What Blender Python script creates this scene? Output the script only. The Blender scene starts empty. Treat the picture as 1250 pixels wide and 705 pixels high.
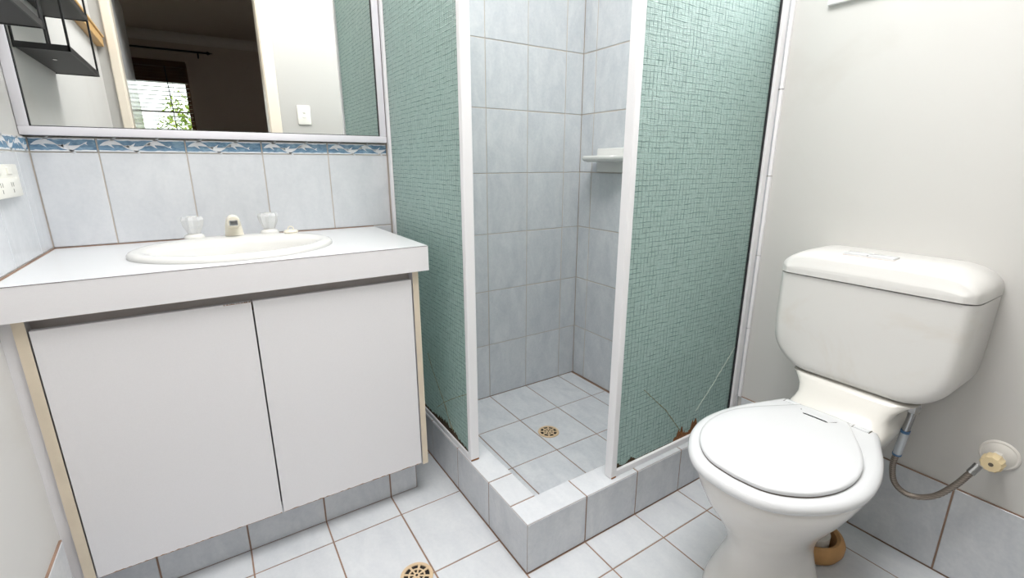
import bpy, bmesh, math, random
from mathutils import Vector, Matrix
random.seed(7)
sc = bpy.context.scene
COL = sc.collection
PI = math.pi

# ------------------------------------------------------------------ camera
YAW, PITCH, ROLL = -0.5730, -0.2612, -0.0008
cam_d = bpy.data.cameras.new('camera'); cam = bpy.data.objects.new('camera', cam_d); COL.objects.link(cam)
fw = Vector((-math.sin(YAW)*math.cos(PITCH), math.cos(YAW)*math.cos(PITCH), math.sin(PITCH)))
rt = Vector((math.cos(YAW), math.sin(YAW), 0)); up = rt.cross(fw)
r2 = rt*math.cos(ROLL)+up*math.sin(ROLL); u2 = up*math.cos(ROLL)-rt*math.sin(ROLL)
CAM = Vector((-0.5756, -0.8202, 1.0476))
cam.matrix_world = Matrix(((r2.x, u2.x, -fw.x, CAM.x), (r2.y, u2.y, -fw.y, CAM.y), (r2.z, u2.z, -fw.z, CAM.z), (0, 0, 0, 1)))
cam_d.sensor_width = 36; cam_d.lens = 571.37/1250*36; cam_d.clip_start = 0.01
sc.camera = cam

# ------------------------------------------------------------------ world, light, exposure
W = bpy.data.worlds.new('sky'); sc.world = W; W.use_nodes = True
W.node_tree.nodes['Background'].inputs[0].default_value = (0.95, 0.98, 1.0, 1)
W.node_tree.nodes['Background'].inputs[1].default_value = 2.6
sc.view_settings.view_transform = 'Standard'; sc.view_settings.look = 'None'
sc.view_settings.gamma = 1; sc.view_settings.use_curve_mapping = False
sc.view_settings.exposure = 0.34

def area_light(name, loc, rot, sx, sy, power, col):
    d = bpy.data.lights.new(name, 'AREA'); d.shape = 'RECTANGLE'; d.size = sx; d.size_y = sy
    d.energy = power; d.color = col
    o = bpy.data.objects.new(name, d); COL.objects.link(o); o.location = loc; o.rotation_euler = rot
    return o
# daylight falling through the bathroom window (outside the pane, pointing in along -X)
area_light('window_daylight', (1.06, -0.345, 1.80), (0, PI/2, 0), 0.62, 0.46, 9, (1.0, 1.0, 1.0))
# added fill light under the ceiling, standing in for bounced flash
area_light('ceiling_fill_light', (-0.05, -0.14, 2.60), (0, 0, 0), 0.86, 0.86, 28, (1.0, 0.995, 0.99))

# ------------------------------------------------------------------ materials
def lin(c):
    c = c/255.0
    return c/12.92 if c <= 0.04045 else ((c+0.055)/1.055)**2.4
def rgb(r, g, b): return (lin(r), lin(g), lin(b), 1)
class NT:
    def __init__(s, name):
        s.m = bpy.data.materials.new(name); s.m.use_nodes = True; s.t = s.m.node_tree
        s.b = s.t.nodes['Principled BSDF']; s.out = s.t.nodes['Material Output']
    def n(s, kind, **kw):
        x = s.t.nodes.new(kind)
        for k, v in kw.items():
            if k.startswith('i_'):
                key = k[2:]; x.inputs[int(key) if key.isdigit() else key.replace('_', ' ')].default_value = v
            else: setattr(x, k, v)
        return x
    def l(s, a, b): s.t.links.new(a, b)
    def math(s, op, a, b=None, c=None, clamp=False):
        x = s.n('ShaderNodeMath', operation=op, use_clamp=clamp)
        for i, v in enumerate((a, b, c)):
            if v is None: continue
            if isinstance(v, (int, float)): x.inputs[i].default_value = v
            else: s.l(v, x.inputs[i])
        return x.outputs[0]
    def mix(s, f, a, b):
        x = s.n('ShaderNodeMix', data_type='RGBA')
        for sock, v in ((x.inputs['Factor'], f), (x.inputs[6], a), (x.inputs[7], b)):
            if isinstance(v, (int, float)): sock.default_value = v
            elif isinstance(v, tuple): sock.default_value = v
            else: s.l(v, sock)
        return x.outputs[2]
    def ramp(s, f, stops):
        x = s.n('ShaderNodeValToRGB'); e = x.color_ramp.elements
        e[0].position, e[0].color = stops[0]; e[1].position, e[1].color = stops[-1]
        for p, c in stops[1:-1]:
            k = e.new(p); k.color = c
        s.l(f, x.inputs[0]); return x.outputs[0]
    def coords(s, per_object=False, scale=(1, 1, 1)):
        tc = s.n('ShaderNodeTexCoord'); v = tc.outputs['Object']
        if per_object:
            oi = s.n('ShaderNodeObjectInfo'); a = s.n('ShaderNodeVectorMath', operation='ADD')
            k = s.math('MULTIPLY', oi.outputs['Random'], 37.0)
            s.l(v, a.inputs[0]); s.l(k, a.inputs[1]); v = a.outputs[0]
        mp = s.n('ShaderNodeMapping'); mp.inputs['Scale'].default_value = scale; s.l(v, mp.inputs[0])
        return mp.outputs[0]
    def noise(s, vec, scale, detail=4, rough=0.55, dist=0.0):
        x = s.n('ShaderNodeTexNoise'); s.l(vec, x.inputs['Vector'])
        x.inputs['Scale'].default_value = scale; x.inputs['Detail'].default_value = detail
        x.inputs['Roughness'].default_value = rough; x.inputs['Distortion'].default_value = dist
        return x.outputs['Fac']
    def bump(s, h, strength=0.2, dist=0.001):
        x = s.n('ShaderNodeBump'); x.inputs['Strength'].default_value = strength; x.inputs['Distance'].default_value = dist
        s.l(h, x.inputs['Height']); s.l(x.outputs[0], s.b.inputs['Normal']); return x.outputs[0]
    def set(s, **kw):
        for k, v in kw.items():
            i = s.b.inputs[k.replace('_', ' ')]
            if hasattr(v, 'is_linked') or hasattr(v, 'links'): s.l(v, i)
            else: i.default_value = v
        return s

def plain(name, col, rough=0.5, metal=0.0, var=0.0, vscale=6, bump=0.0, bscale=300, **kw):
    t = NT(name)
    if var:
        v = t.coords(); f = t.noise(v, vscale)
        d = tuple(c*(1-var) for c in col[:3])+(1,)
        t.l(t.mix(t.ramp(f, [(0.3, (0, 0, 0, 1)), (0.75, (1, 1, 1, 1))]), d, col), t.b.inputs['Base Color'])
    else: t.b.inputs['Base Color'].default_value = col
    t.set(Roughness=rough, Metallic=metal, **kw)
    if bump: t.bump(t.noise(t.coords(), bscale, 2), bump, 0.0006)
    return t.m

def tile_mat(name, hi, lo, rough=0.22):
    t = NT(name)
    v = t.coords(True); vs = t.coords(True, (1.0, 0.45, 1.0))
    a = t.noise(vs, 16, 6, 0.62, 0.6); b = t.noise(v, 95, 3, 0.6)
    f = t.math('ADD', t.math('MULTIPLY', a, 0.75), t.math('MULTIPLY', b, 0.3))
    c = t.ramp(f, [(0.34, lo), (0.5, tuple((x+y)/2 for x, y in zip(hi, lo))), (0.66, hi)])
    oi = t.n('ShaderNodeObjectInfo')
    k = t.math('ADD', t.math('MULTIPLY', oi.outputs['Random'], 0.05), 0.96)
    hs = t.n('ShaderNodeHueSaturation'); t.l(c, hs.inputs['Color']); t.l(k, hs.inputs['Value'])
    t.l(hs.outputs[0], t.b.inputs['Base Color'])
    t.set(Roughness=rough); t.bump(a, 0.05, 0.001)
    return t.m

def glass_mat():
    t = NT('woven_glass')
    tc = t.n('ShaderNodeTexCoord'); sep = t.n('ShaderNodeSeparateXYZ')
    nz = t.n('ShaderNodeTexNoise', i_Scale=26.0, i_Detail=3.0); t.l(tc.outputs['Object'], nz.inputs['Vector'])
    sub = t.n('ShaderNodeVectorMath', operation='SUBTRACT'); t.l(nz.outputs['Color'], sub.inputs[0]); sub.inputs[1].default_value = (.5, .5, .5)
    scl = t.n('ShaderNodeVectorMath', operation='SCALE'); t.l(sub.outputs[0], scl.inputs[0]); scl.inputs['Scale'].default_value = 0.008
    add = t.n('ShaderNodeVectorMath', operation='ADD'); t.l(tc.outputs['Object'], add.inputs[0]); t.l(scl.outputs[0], add.inputs[1])
    t.l(add.outputs[0], sep.inputs[0])
    def lines(c, freq, other, seed, width):
        k = t.math('MULTIPLY', c, freq)
        fr = t.math('PINGPONG', k, 0.5)
        ln = t.math('SUBTRACT', 1.0, t.math('DIVIDE', fr, width), clamp=True)
        cell = t.math('FLOOR', t.math('ADD', k, 0.5))
        cb = t.n('ShaderNodeCombineXYZ'); t.l(t.math('MULTIPLY', cell, 3.17), cb.inputs[0]); t.l(t.math('MULTIPLY', other, 34.0), cb.inputs[1]); cb.inputs[2].default_value = seed
        n2 = t.n('ShaderNodeTexNoise', i_Scale=1.0, i_Detail=2.0); t.l(cb.outputs[0], n2.inputs['Vector'])
        g = t.ramp(n2.outputs['Fac'], [(0.30, (0.12, 0.12, 0.12, 1)), (0.60, (1, 1, 1, 1))])
        return t.math('MULTIPLY', ln, g)
    lx = lines(sep.outputs[0], 74.0, sep.outputs[1], 0.0, 0.14)
    ly = lines(sep.outputs[1], 74.0, sep.outputs[0], 7.0, 0.14)
    fx = lines(sep.outputs[0], 230.0, sep.outputs[1], 3.0, 0.34)
    fy = lines(sep.outputs[1], 230.0, sep.outputs[0], 11.0, 0.34)
    big = t.math('MAXIMUM', lx, ly); fine = t.math('MAXIMUM', fx, fy)
    dark = t.math('MAXIMUM', t.math('MULTIPLY', big, 0.9), t.math('MULTIPLY', fine, 0.42), clamp=True)
    c = t.mix(dark, rgb(214, 236, 230), rgb(78, 112, 107))
    gx = lines(sep.outputs[0], 128.0, sep.outputs[1], 17.0, 0.16); gy = lines(sep.outputs[1], 128.0, sep.outputs[0], 23.0, 0.16)
    c = t.mix(t.math('MULTIPLY', t.math('MAXIMUM', gx, gy), 0.5), c, rgb(238, 247, 244))
    nb = t.n('ShaderNodeTexNoise', i_Scale=150.0, i_Detail=2.0); t.l(add.outputs[0], nb.inputs['Vector'])
    bh = t.math('ADD', t.math('ADD', t.math('MULTIPLY', big, 0.8), t.math('MULTIPLY', fine, 0.8)), t.math('MULTIPLY', nb.outputs['Fac'], 1.1))
    bm_ = t.n('ShaderNodeBump', i_Strength=1.0, i_Distance=0.0009); t.l(bh, bm_.inputs['Height'])
    t.l(c, t.b.inputs['Base Color']); t.l(bm_.outputs[0], t.b.inputs['Normal'])
    t.set(Roughness=0.10, IOR=1.6); t.b.inputs['Transmission Weight'].default_value = 0.30
    tr = t.n('ShaderNodeBsdfTranslucent'); t.l(t.mix(dark, rgb(215, 239, 232), rgb(86, 120, 115)), tr.inputs['Color'])
    mx = t.n('ShaderNodeMixShader', i_Fac=0.40); t.l(t.b.outputs[0], mx.inputs[1]); t.l(tr.outputs[0], mx.inputs[2])
    t.l(mx.outputs[0], t.out.inputs['Surface'])
    return t.m

def frosted_mat():
    t = NT('frosted_pane')
    tr = t.n('ShaderNodeBsdfTranslucent', i_Color=(.9, .93, .95, 1)); tp = t.n('ShaderNodeBsdfTransparent', i_Color=(.95, .97, .98, 1))
    mx = t.n('ShaderNodeMixShader', i_Fac=0.85); t.l(tr.outputs[0], mx.inputs[1]); t.l(tp.outputs[0], mx.inputs[2])
    t.l(mx.outputs[0], t.out.inputs['Surface']); return t.m

def laminate_mat():
    t = NT('white_laminate')
    tc = t.n('ShaderNodeTexCoord')
    a = t.noise(t.coords(False, (1, 1, 8)), 180, 2); b = t.noise(t.coords(False, (8, 8, 1)), 180, 2)
    f = t.math('MULTIPLY', t.math('ADD', a, b), 0.5)
    t.l(t.mix(f, rgb(228, 226, 228), rgb(240, 238, 240)), t.b.inputs['Base Color']); t.set(Roughness=0.42)
    t.bump(f, 0.06, 0.0005); return t.m

def stain_white(name, col, stain, amt, rough, scale=7):
    t = NT(name); f = t.noise(t.coords(), scale, 5, 0.6, 0.8)
    k = t.ramp(f, [(0.56, (0, 0, 0, 1)), (0.78, (amt, amt, amt, 1))])
    t.l(t.mix(k, col, stain), t.b.inputs['Base Color']); t.set(Roughness=rough); return t.m

M = {}
M['tile'] = tile_mat('pale_blue_tile', rgb(214, 216, 219), rgb(194, 198, 204))
M['floor_tile'] = tile_mat('pale_floor_tile', rgb(213, 215, 218), rgb(199, 202, 207), 0.28)
M['splash_tile'] = tile_mat('pale_splash_tile', rgb(216, 218, 222), rgb(204, 207, 212), 0.2)
M['grout'] = plain('brown_grout', rgb(158, 130, 112), 0.9, var=0.35, vscale=14)
M['grout_light'] = plain('sandy_grout', rgb(204, 193, 182), 0.9, var=0.25, vscale=9)
M['grout_white'] = plain('white_grout', rgb(226, 220, 212), 0.9, var=0.15, vscale=9)
M['plaster'] = stain_white('plaster', rgb(208, 206, 203), rgb(199, 195, 190), 0.7, 0.62, 2.2)
M['plaster_dimmed'] = stain_white('plaster_dimmed', rgb(186, 184, 180), rgb(178, 175, 170), 0.7, 0.62, 2.2)  # same plaster, colour darkened to offset excess light on the doorway wall
M['ceiling'] = plain('ceiling_white', rgb(240, 238, 235), 0.8)
M['bed_wall'] = plain('bedroom_plaster', rgb(205, 190, 178), 0.85)
M['bed_cornice'] = plain('bedroom_cornice', rgb(222, 212, 204), 0.8)
M['bed_floor'] = plain('bedroom_carpet', rgb(92, 82, 74), 0.95)
M['paint'] = plain('cream_gloss_paint', rgb(232, 222, 206), 0.3)
M['paint_white'] = plain('white_gloss_paint', rgb(240, 240, 240), 0.12)
M['laminate'] = laminate_mat()
M['counter'] = plain('counter_laminate', rgb(219, 220, 222), 0.22)
M['seam'] = plain('dark_seam', rgb(98, 88, 88), 0.8)
M['chip_edge'] = plain('chipboard_edge', rgb(228, 214, 192), 0.6, var=0.08, vscale=20)
M['chip_raw'] = plain('raw_chipboard', rgb(176, 138, 104), 0.9, var=0.4, vscale=60)
M['recess'] = plain('recess_rail', rgb(214, 206, 203), 0.6)
M['porcelain'] = plain('basin_porcelain', rgb(223, 222, 219), 0.12)
M['pan'] = stain_white('pan_porcelain', rgb(230, 227, 223), rgb(212, 203, 194), 0.5, 0.12, 5)
M['neck'] = plain('pan_porcelain_aged', rgb(228, 225, 219), 0.14, var=0.03)
M['plastic'] = stain_white('cistern_plastic', rgb(221, 219, 216), rgb(208, 199, 187), 0.6, 0.28, 5)
M['seat'] = plain('seat_plastic', rgb(217, 218, 220), 0.16)
M['white_alu'] = plain('white_powdercoat', rgb(240, 239, 241), 0.3)
M['mirror_alu'] = plain('mirror_frame_white', rgb(228, 226, 232), 0.3)
M['black_rubber'] = plain('black_rubber', rgb(30, 32, 34), 0.6)
M['mirror'] = plain('mirror_silver', (0.80, 0.81, 0.80, 1), 0.0, 1.0)
M['glass'] = glass_mat()
M['frost'] = frosted_mat()
M['rust'] = plain('rust', rgb(158, 104, 58), 0.9, var=0.65, vscale=140)
M['mould'] = plain('mould', rgb(88, 70, 46), 0.9, var=0.6, vscale=120)
M['crack_white'] = plain('crack_bright', rgb(214, 226, 214), 0.4)
M['crack_dirty'] = plain('crack_dirty', rgb(150, 134, 92), 0.7, var=0.4, vscale=60)
M['brass'] = plain('tan_grate', rgb(214, 188, 154), 0.45, 0.15)
M['slot'] = plain('drain_dark', rgb(28, 22, 18), 0.8)
M['wire'] = plain('black_wire', rgb(20, 20, 22), 0.45)
M['black_board'] = plain('black_board', rgb(38, 37, 37), 0.55, var=0.25, vscale=9)
M['pine'] = plain('pine', rgb(214, 172, 112), 0.5, var=0.2, vscale=12)
M['cream_plastic'] = plain('cream_plastic', rgb(238, 232, 216), 0.3)
M['switch'] = plain('switch_plastic', rgb(240, 238, 230), 0.35)
M['dark_mark'] = plain('dark_mark', rgb(92, 84, 74), 0.6)
M['acrylic'] = NT('clear_acrylic').set(Base_Color=rgb(250, 251, 252), Roughness=0.12, IOR=1.49).m
M['acrylic'].node_tree.nodes['Principled BSDF'].inputs['Transmission Weight'].default_value = 0.45
M['chrome'] = plain('chrome', rgb(176, 178, 180), 0.2, 1.0)
M['braid'] = None
M['handle'] = plain('yellowed_handle', rgb(228, 208, 166), 0.4)
M['terracotta'] = plain('terracotta', rgb(198, 152, 100), 0.75, var=0.2, vscale=30)
M['pipe'] = plain('white_pipe', rgb(232, 228, 222), 0.35)
M['band'] = None
M['dolphin'] = plain('white_print', rgb(238, 240, 244), 0.25)
M['wood'] = plain('blind_timber', rgb(96, 58, 36), 0.5, var=0.3, vscale=12)
M['slat_white'] = plain('blind_slat', rgb(196, 190, 184), 0.5)
M['bark'] = plain('bark', rgb(90, 74, 58), 0.9)
def band_mat():
    t = NT('blue_border'); f = t.noise(t.coords(True, (1, 2.5, 1)), 42, 5, 0.6, 1.0)
    t.l(t.ramp(f, [(0.32, rgb(96, 128, 158)), (0.52, rgb(124, 158, 186)), (0.72, rgb(158, 186, 206))]), t.b.inputs['Base Color'])
    t.set(Roughness=0.22); return t.m
M['band'] = band_mat()
def leaf_mat():
    t = NT('leaf'); f = t.noise(t.coords(), 9, 2)
    t.l(t.ramp(f, [(0.35, rgb(96, 134, 40)), (0.65, rgb(196, 212, 78))]), t.b.inputs['Base Color']); t.set(Roughness=0.5)
    t.b.inputs['Transmission Weight'].default_value = 0.0; return t.m
M['leaf'] = leaf_mat()
def braid_mat():
    t = NT('steel_braid'); tc = t.n('ShaderNodeTexCoord')
    a = t.n('ShaderNodeTexWave', wave_type='BANDS', bands_direction='DIAGONAL', i_Scale=160.0, i_Distortion=1.0)
    t.l(tc.outputs['Object'], a.inputs['Vector'])
    t.l(t.mix(a.outputs['Fac'], rgb(98, 88, 80), rgb(176, 166, 156)), t.b.inputs['Base Color'])
    t.set(Metallic=0.75, Roughness=0.38); t.bump(a.outputs['Fac'], 0.4, 0.0006); return t.m
M['braid'] = braid_mat()

# ------------------------------------------------------------------ builders
ROOT = {}
def thing(name, label, cat, loc=(0, 0, 0), group=None):
    o = bpy.data.objects.new(name, None); COL.objects.link(o); o.location = loc; o.empty_display_size = 0.05
    o['label'] = label; o['category'] = cat
    if group: o['group'] = group
    ROOT[o] = Vector(loc); return o
def obj(name, bm, mat, parent=None, smooth=None, label=None):
    if parent is not None:
        L = ROOT[parent]
        bmesh.ops.translate(bm, verts=bm.verts, vec=-L)
    bmesh.ops.recalc_face_normals(bm, faces=bm.faces)
    me = bpy.data.meshes.new(name); bm.to_mesh(me); bm.free()
    me.materials.append(M[mat] if isinstance(mat, str) else mat)
    if smooth is not None:
        me.polygons.foreach_set('use_smooth', [True]*len(me.polygons))
        if smooth < 179: me.set_sharp_from_angle(angle=math.radians(smooth))
    o = bpy.data.objects.new(name, me); COL.objects.link(o)
    if parent is not None:
        o.parent = parent; ROOT[o] = ROOT[parent]
    else: ROOT[o] = Vector((0, 0, 0))
    if label: o['label'] = label
    return o
def struct(name, bm, mat, label=None):
    o = obj(name, bm, mat); o['kind'] = 'structure'
    o['label'] = label; return o
def tag(o, label, cat, group=None):
    o['label'] = label; o['category'] = cat
    if group: o['group'] = group
    return o
def B(*boxes, bev=0.0, seg=2):
    """boxes: (x0,x1,y0,y1,z0,z1)"""
    bm = bmesh.new()
    for x0, x1, y0, y1, z0, z1 in boxes:
        vs = [bm.verts.new((x, y, z)) for x in (x0, x1) for y in (y0, y1) for z in (z0, z1)]
        for f in ((0, 1, 3, 2), (4, 6, 7, 5), (0, 4, 5, 1), (2, 3, 7, 6), (0, 2, 6, 4), (1, 5, 7, 3)):
            bm.faces.new([vs[i] for i in f])
    bmesh.ops.recalc_face_normals(bm, faces=bm.faces)
    if bev: bmesh.ops.bevel(bm, geom=list(bm.edges), offset=bev, segments=seg, profile=0.5, affect='EDGES')
    return bm
def loft(rings, cap0=True, cap1=True, bm=None):
    bm = bm or bmesh.new(); R = []
    for r in rings: R.append([bm.verts.new(p) for p in r])
    n = len(R[0])
    for a, b in zip(R, R[1:]):
        for i in range(n):
            bm.faces.new((a[i], a[(i+1) % n], b[(i+1) % n], b[i]))
    if cap0: bm.faces.new(R[0][::-1])
    if cap1: bm.faces.new(R[-1])
    return bm
def frame_axes(d):
    d = d.normalized(); a = Vector((0, 0, 1)) if abs(d.z) < 0.9 else Vector((1, 0, 0))
    u = d.cross(a).normalized(); return u, d.cross(u).normalized()
def lathe(prof, c, axis=(0, 0, 1), n=32, bm=None, sx=1.0, lobes=0, amp=0.0, cap0=True, cap1=True):
    """prof: (radius, height) along axis from centre c"""
    c = Vector(c); ax = Vector(axis).normalized(); u, v = frame_axes(ax); rings = []
    for r, h in prof:
        ring = []
        for i in range(n):
            t = 2*PI*i/n; rr = r*(1+amp*(1 if (math.cos(lobes*t) > 0) else -1)) if lobes else r
            ring.append(c+ax*h+u*(math.cos(t)*rr)*sx+v*(math.sin(t)*rr))
        rings.append(ring)
    return loft(rings, cap0, cap1, bm)
def crom(pts, n=8, closed=False):
    pts = [Vector(p) for p in pts]; out = []; N = len(pts)
    for i in range(N if closed else N-1):
        g = lambda k: pts[k % N] if closed else pts[max(0, min(N-1, k))]
        p0, p1, p2, p3 = g(i-1), g(i), g(i+1), g(i+2)
        for j in range(n):
            t = j/n
            out.append(0.5*((2*p1)+(p2-p0)*t+(2*p0-5*p1+4*p2-p3)*t*t+(3*p1-p0-3*p2+p3)*t**3))
    if not closed: out.append(pts[-1])
    return out
def tube(path, r, n=10, bm=None):
    path = [Vector(p) for p in path]; rings = []
    d = (path[1]-path[0]).normalized(); u, v = frame_axes(d)
    for i, p in enumerate(path):
        d = (path[min(i+1, len(path)-1)]-path[max(i-1, 0)]).normalized()
        u = (u-d*u.dot(d)).normalized(); v = d.cross(u)
        rr = r[i] if isinstance(r, (list, tuple)) else r
        rings.append([p+u*math.cos(2*PI*k/n)*rr+v*math.sin(2*PI*k/n)*rr for k in range(n)])
    return loft(rings, bm=bm)

# tiles: one shared mesh per size, local x/y in the face, z outwards
TILE_MESH = {}
TH = 0.008
def tile_mesh(w, h, mat):
    k = (round(w, 3), round(h, 3), mat)
    if k not in TILE_MESH:
        e = 0.0011; bm = bmesh.new()
        r0 = [(0, 0, -TH), (w, 0, -TH), (w, h, -TH), (0, h, -TH)]
        r1 = [(0, 0, -e), (w, 0, -e), (w, h, -e), (0, h, -e)]
        r2_ = [(e, e, 0), (w-e, e, 0), (w-e, h-e, 0), (e, h-e, 0)]
        loft([r0, r1, r2_], bm=bm)
        bmesh.ops.recalc_face_normals(bm, faces=bm.faces)
        me = bpy.data.meshes.new('tile'); bm.to_mesh(me); bm.free(); me.materials.append(M[mat]); TILE_MESH[k] = me
    return TILE_MESH[k]
GAP = 0.0040
def tile(parent, o, u, v, w, h, mat, name='tile', jit=0.0004):
    """o = lower-left corner of the cell, face plane through o; the joint is split on all sides"""
    if w < 0.008 or h < 0.008: return None
    u = Vector(u); v = Vector(v); n = u.cross(v); g = GAP/2
    me = tile_mesh(w-GAP, h-GAP, mat); t = bpy.data.objects.new(name, me); COL.objects.link(t)
    p = Vector(o)+u*g+v*g+n*random.uniform(-jit, jit)-ROOT[parent]
    t.matrix_world = Matrix(((u.x, v.x, n.x, p.x), (u.y, v.y, n.y, p.y), (u.z, v.z, n.z, p.z), (0, 0, 0, 1)))
    t.parent = parent; ROOT[t] = ROOT[parent]; return t
def grid(parent, o, u, v, us, vs, mat, name='tile', skip=None):
    global GAP
    GAP = 0.0030
    o = Vector(o); u = Vector(u); v = Vector(v)
    for a, b in zip(us, us[1:]):
        for c, d in zip(vs, vs[1:]):
            tile(parent, o+u*a+v*c, u, v, b-a, d-c, mat, name)
    GAP = 0.0040

# ------------------------------------------------------------------ the setting
XL, XR, YB, YD = -0.950, 0.925, 0.940, -0.870        # plaster faces
DX0, DX1, DH = -0.857, -0.160, 2.06                  # doorway
CZ = 2.70
CB = 2.40
FX = [-0.9436, -0.807, -0.6054, -0.4038, -0.2018, 0.0, 0.2026, 0.4052, 0.6076, 0.8102, 0.9193]
FY = [-0.8675, -0.6155, -0.3635, -0.1115, 0.1391, 0.3911, 0.6431, 0.8951]

floor = struct('floor', B((XL, XR, YD-0.1, 0.02, -0.1, -0.0014), (XL, 0.02, 0.02, YB, -0.1, -0.0014), (0.02, XR, 0.02, YB, -0.1, -0.0054)), 'grout', 'pale blue-grey tiled bathroom floor with brown grout')
cellx = FX
def fskip(x, y): return x > 0 and y > 0
fy_main = [-0.868, -0.6155, -0.3635, -0.1115, 0.0, 0.1391, 0.3911, 0.4843]
for a, b in zip(FX, FX[1:]):
    ys = FY if b <= 0.001 else [-0.868, -0.6155, -0.3635, -0.1115, 0.0]
    for c, d in zip(ys, ys[1:]): tile(floor, (a, c, 0), (1, 0, 0), (0, 1, 0), b-a, d-c, 'floor_tile')
# shower floor
SX = [0.083, 0.2136, 0.4162, 0.6188, 0.821, 0.907]
SY = [0.083, 0.150, 0.4025, 0.6547, 0.907]
for a, b in zip(SX, SX[1:]):
    for c, d in zip(SY, SY[1:]): tile(floor, (a, c, -0.004), (1, 0, 0), (0, 1, 0), b-a, d-c, 'tile')

wall_back = struct('wall_back', B((XL-0.1, XR+0.1, YB, YB+0.1, -0.1, CZ)), 'plaster', 'back wall behind basin and shower')
obj('grout', B((0.0075, 0.9169, 0.9086, YB, -0.004, 2.02)), 'grout_light', wall_back)
obj('grout', B((XL, 0.0075, 0.9312, YB, 0.80, 1.1171)), 'grout_light', wall_back)
SBX = [0.0085, 0.2136, 0.4162, 0.6188, 0.821, 0.9169]
SBZ = [-0.004, 0.2525, 0.5049, 0.757, 1.0095, 1.262, 1.5145, 1.767, 2.02]
grid(wall_back, (0, 0.907, 0), (1, 0, 0), (0, 0, 1), SBX, SBZ, 'tile')
VX = [-0.9436, -0.805, -0.603, -0.401, -0.199, 0.0075]
grid(wall_back, (0, 0.9293, 0), (1, 0, 0), (0, 0, 1), VX, [0.571, 0.8248, 1.0785], 'splash_tile')
# dolphin border
def dolphin_shape(bm, x, y, L, flip, to3):
    n = 14; top = []; bot = []
    for i in range(n+1):
        s = i/n; cx_ = x+L*s
        cy_ = y+flip*L*(0.16*math.sin(PI*s)-0.08-0.06*s)
        w = L*0.098*(math.sin(PI*min(1, s*1.06+0.07))**0.7 if s < 0.88 else 0.16)
        if s < 0.10: w *= 0.45+s*4
        w = max(w, L*0.008)
        top.append((cx_, cy_+w)); bot.append((cx_, cy_-w))
    def poly(pts):
        vs = [bm.verts.new(to3(*p)) for p in pts]; bm.faces.new(vs)
    for i in range(n): poly([top[i], top[i+1], bot[i+1], bot[i]])
    e = top if flip > 0 else bot; k = 6
    poly([e[k-1], e[k+2], (e[k+2][0]+L*0.10, e[k][1]+flip*L*0.16), (e[k+1][0]+L*0.05, e[k][1]+flip*L*0.11)])
    e2 = bot if flip > 0 else top
    poly([e2[4], e2[6], (e2[6][0]+L*0.10, e2[6][1]-flip*L*0.16)])
    tx, ty = top[-1]
    poly([(tx-L*.03, ty), (tx+L*0.13, ty+L*0.085), (tx+L*0.08, ty-L*0.01)]); poly([(tx-L*.03, ty), (tx+L*0.08, ty-L*0.01), (tx+L*0.12, ty-L*0.09)])
def border(parent, o, u, w):
    z0, z1 = 1.0785, 1.1171; u = Vector(u)
    t = tile(parent, (o[0], o[1], z0), u, (0, 0, 1), w, z1-z0, 'band', 'border_tile', 0)
    n = u.cross(Vector((0, 0, 1))); O = Vector((o[0], o[1], 0))
    bm = bmesh.new()
    def to3(a, b): return O+u*a+Vector((0, 0, b))+n*0.0004
    L = 0.058; k = 0
    xs = [0.006+i*0.0485 for i in range(4)]
    for x in xs:
        if x+L*0.9 < w: dolphin_shape(bm, x, 1.0978+(-0.0045 if k % 2 else 0.0045), L, 1 if k % 2 == 0 else -1, to3)
        k += 1
    # uneven white glaze along the upper and lower edges
    for zc, s in ((z1-0.0024, -1), (z0+0.0024, 1)):
        nn = 24; a = []; b = []
        for i in range(nn+1):
            xx = 0.003+(w-0.006)*i/nn; a.append(bm.verts.new(to3(xx, zc-s*0.0002))); b.append(bm.verts.new(to3(xx, zc+s*(0.0022+random.uniform(0, 0.0022)))))
        for i in range(nn): bm.faces.new((a[i], a[i+1], b[i+1], b[i]))
    for f in bm.faces:
        f.normal_update()
        if f.normal.dot(n) < 0: f.normal_flip()
    L0 = ROOT[parent]
    me = bpy.data.meshes.new('dolphin_print'); bm.to_mesh(me); bm.free(); me.materials.append(M['dolphin'])
    d = bpy.data.objects.new('dolphin_print', me); COL.objects.link(d); d.parent = t
    d.matrix_parent_inverse = t.matrix_world.inverted(); ROOT[d] = L0
    t['label'] = 'narrow blue border tile printed with white leaping dolphins'
for a, b in zip(VX, VX[1:]): border(wall_back, (a, 0.9293), (1, 0, 0), b-a)

wall_left = struct('wall_left', B((XL-0.1, XL, YD-0.1, YB, -0.1, CZ)), 'plaster', 'pale plaster left wall with tiled splashback')
obj('grout', B((XL, -0.9452, 0.405, YB, 0.80, 1.1171)), 'grout_white', wall_left)
obj('grout', B((XL, -0.9452, YD, 0.43, 0, 0.2525)), 'grout', wall_left)
LY = [0.405, 0.6083, 0.8182, 0.9293]
for a, b in zip(LY, LY[1:]):
    tile(wall_left, (-0.9436, a, 0.8248), (0, 1, 0), (0, 0, 1), b-a, 0.2537, 'splash_tile')
    border(wall_left, (-0.9436, a), (0, 1, 0), b-a)
for a, b in zip([-0.868, -0.6, -0.398, -0.196, 0.006, 0.208], [-0.6, -0.398, -0.196, 0.006, 0.208, 0.428]):
    tile(wall_left, (-0.9436, a, 0), (0, 1, 0), (0, 0, 1), b-a, 0.2525, 'tile')

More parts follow.
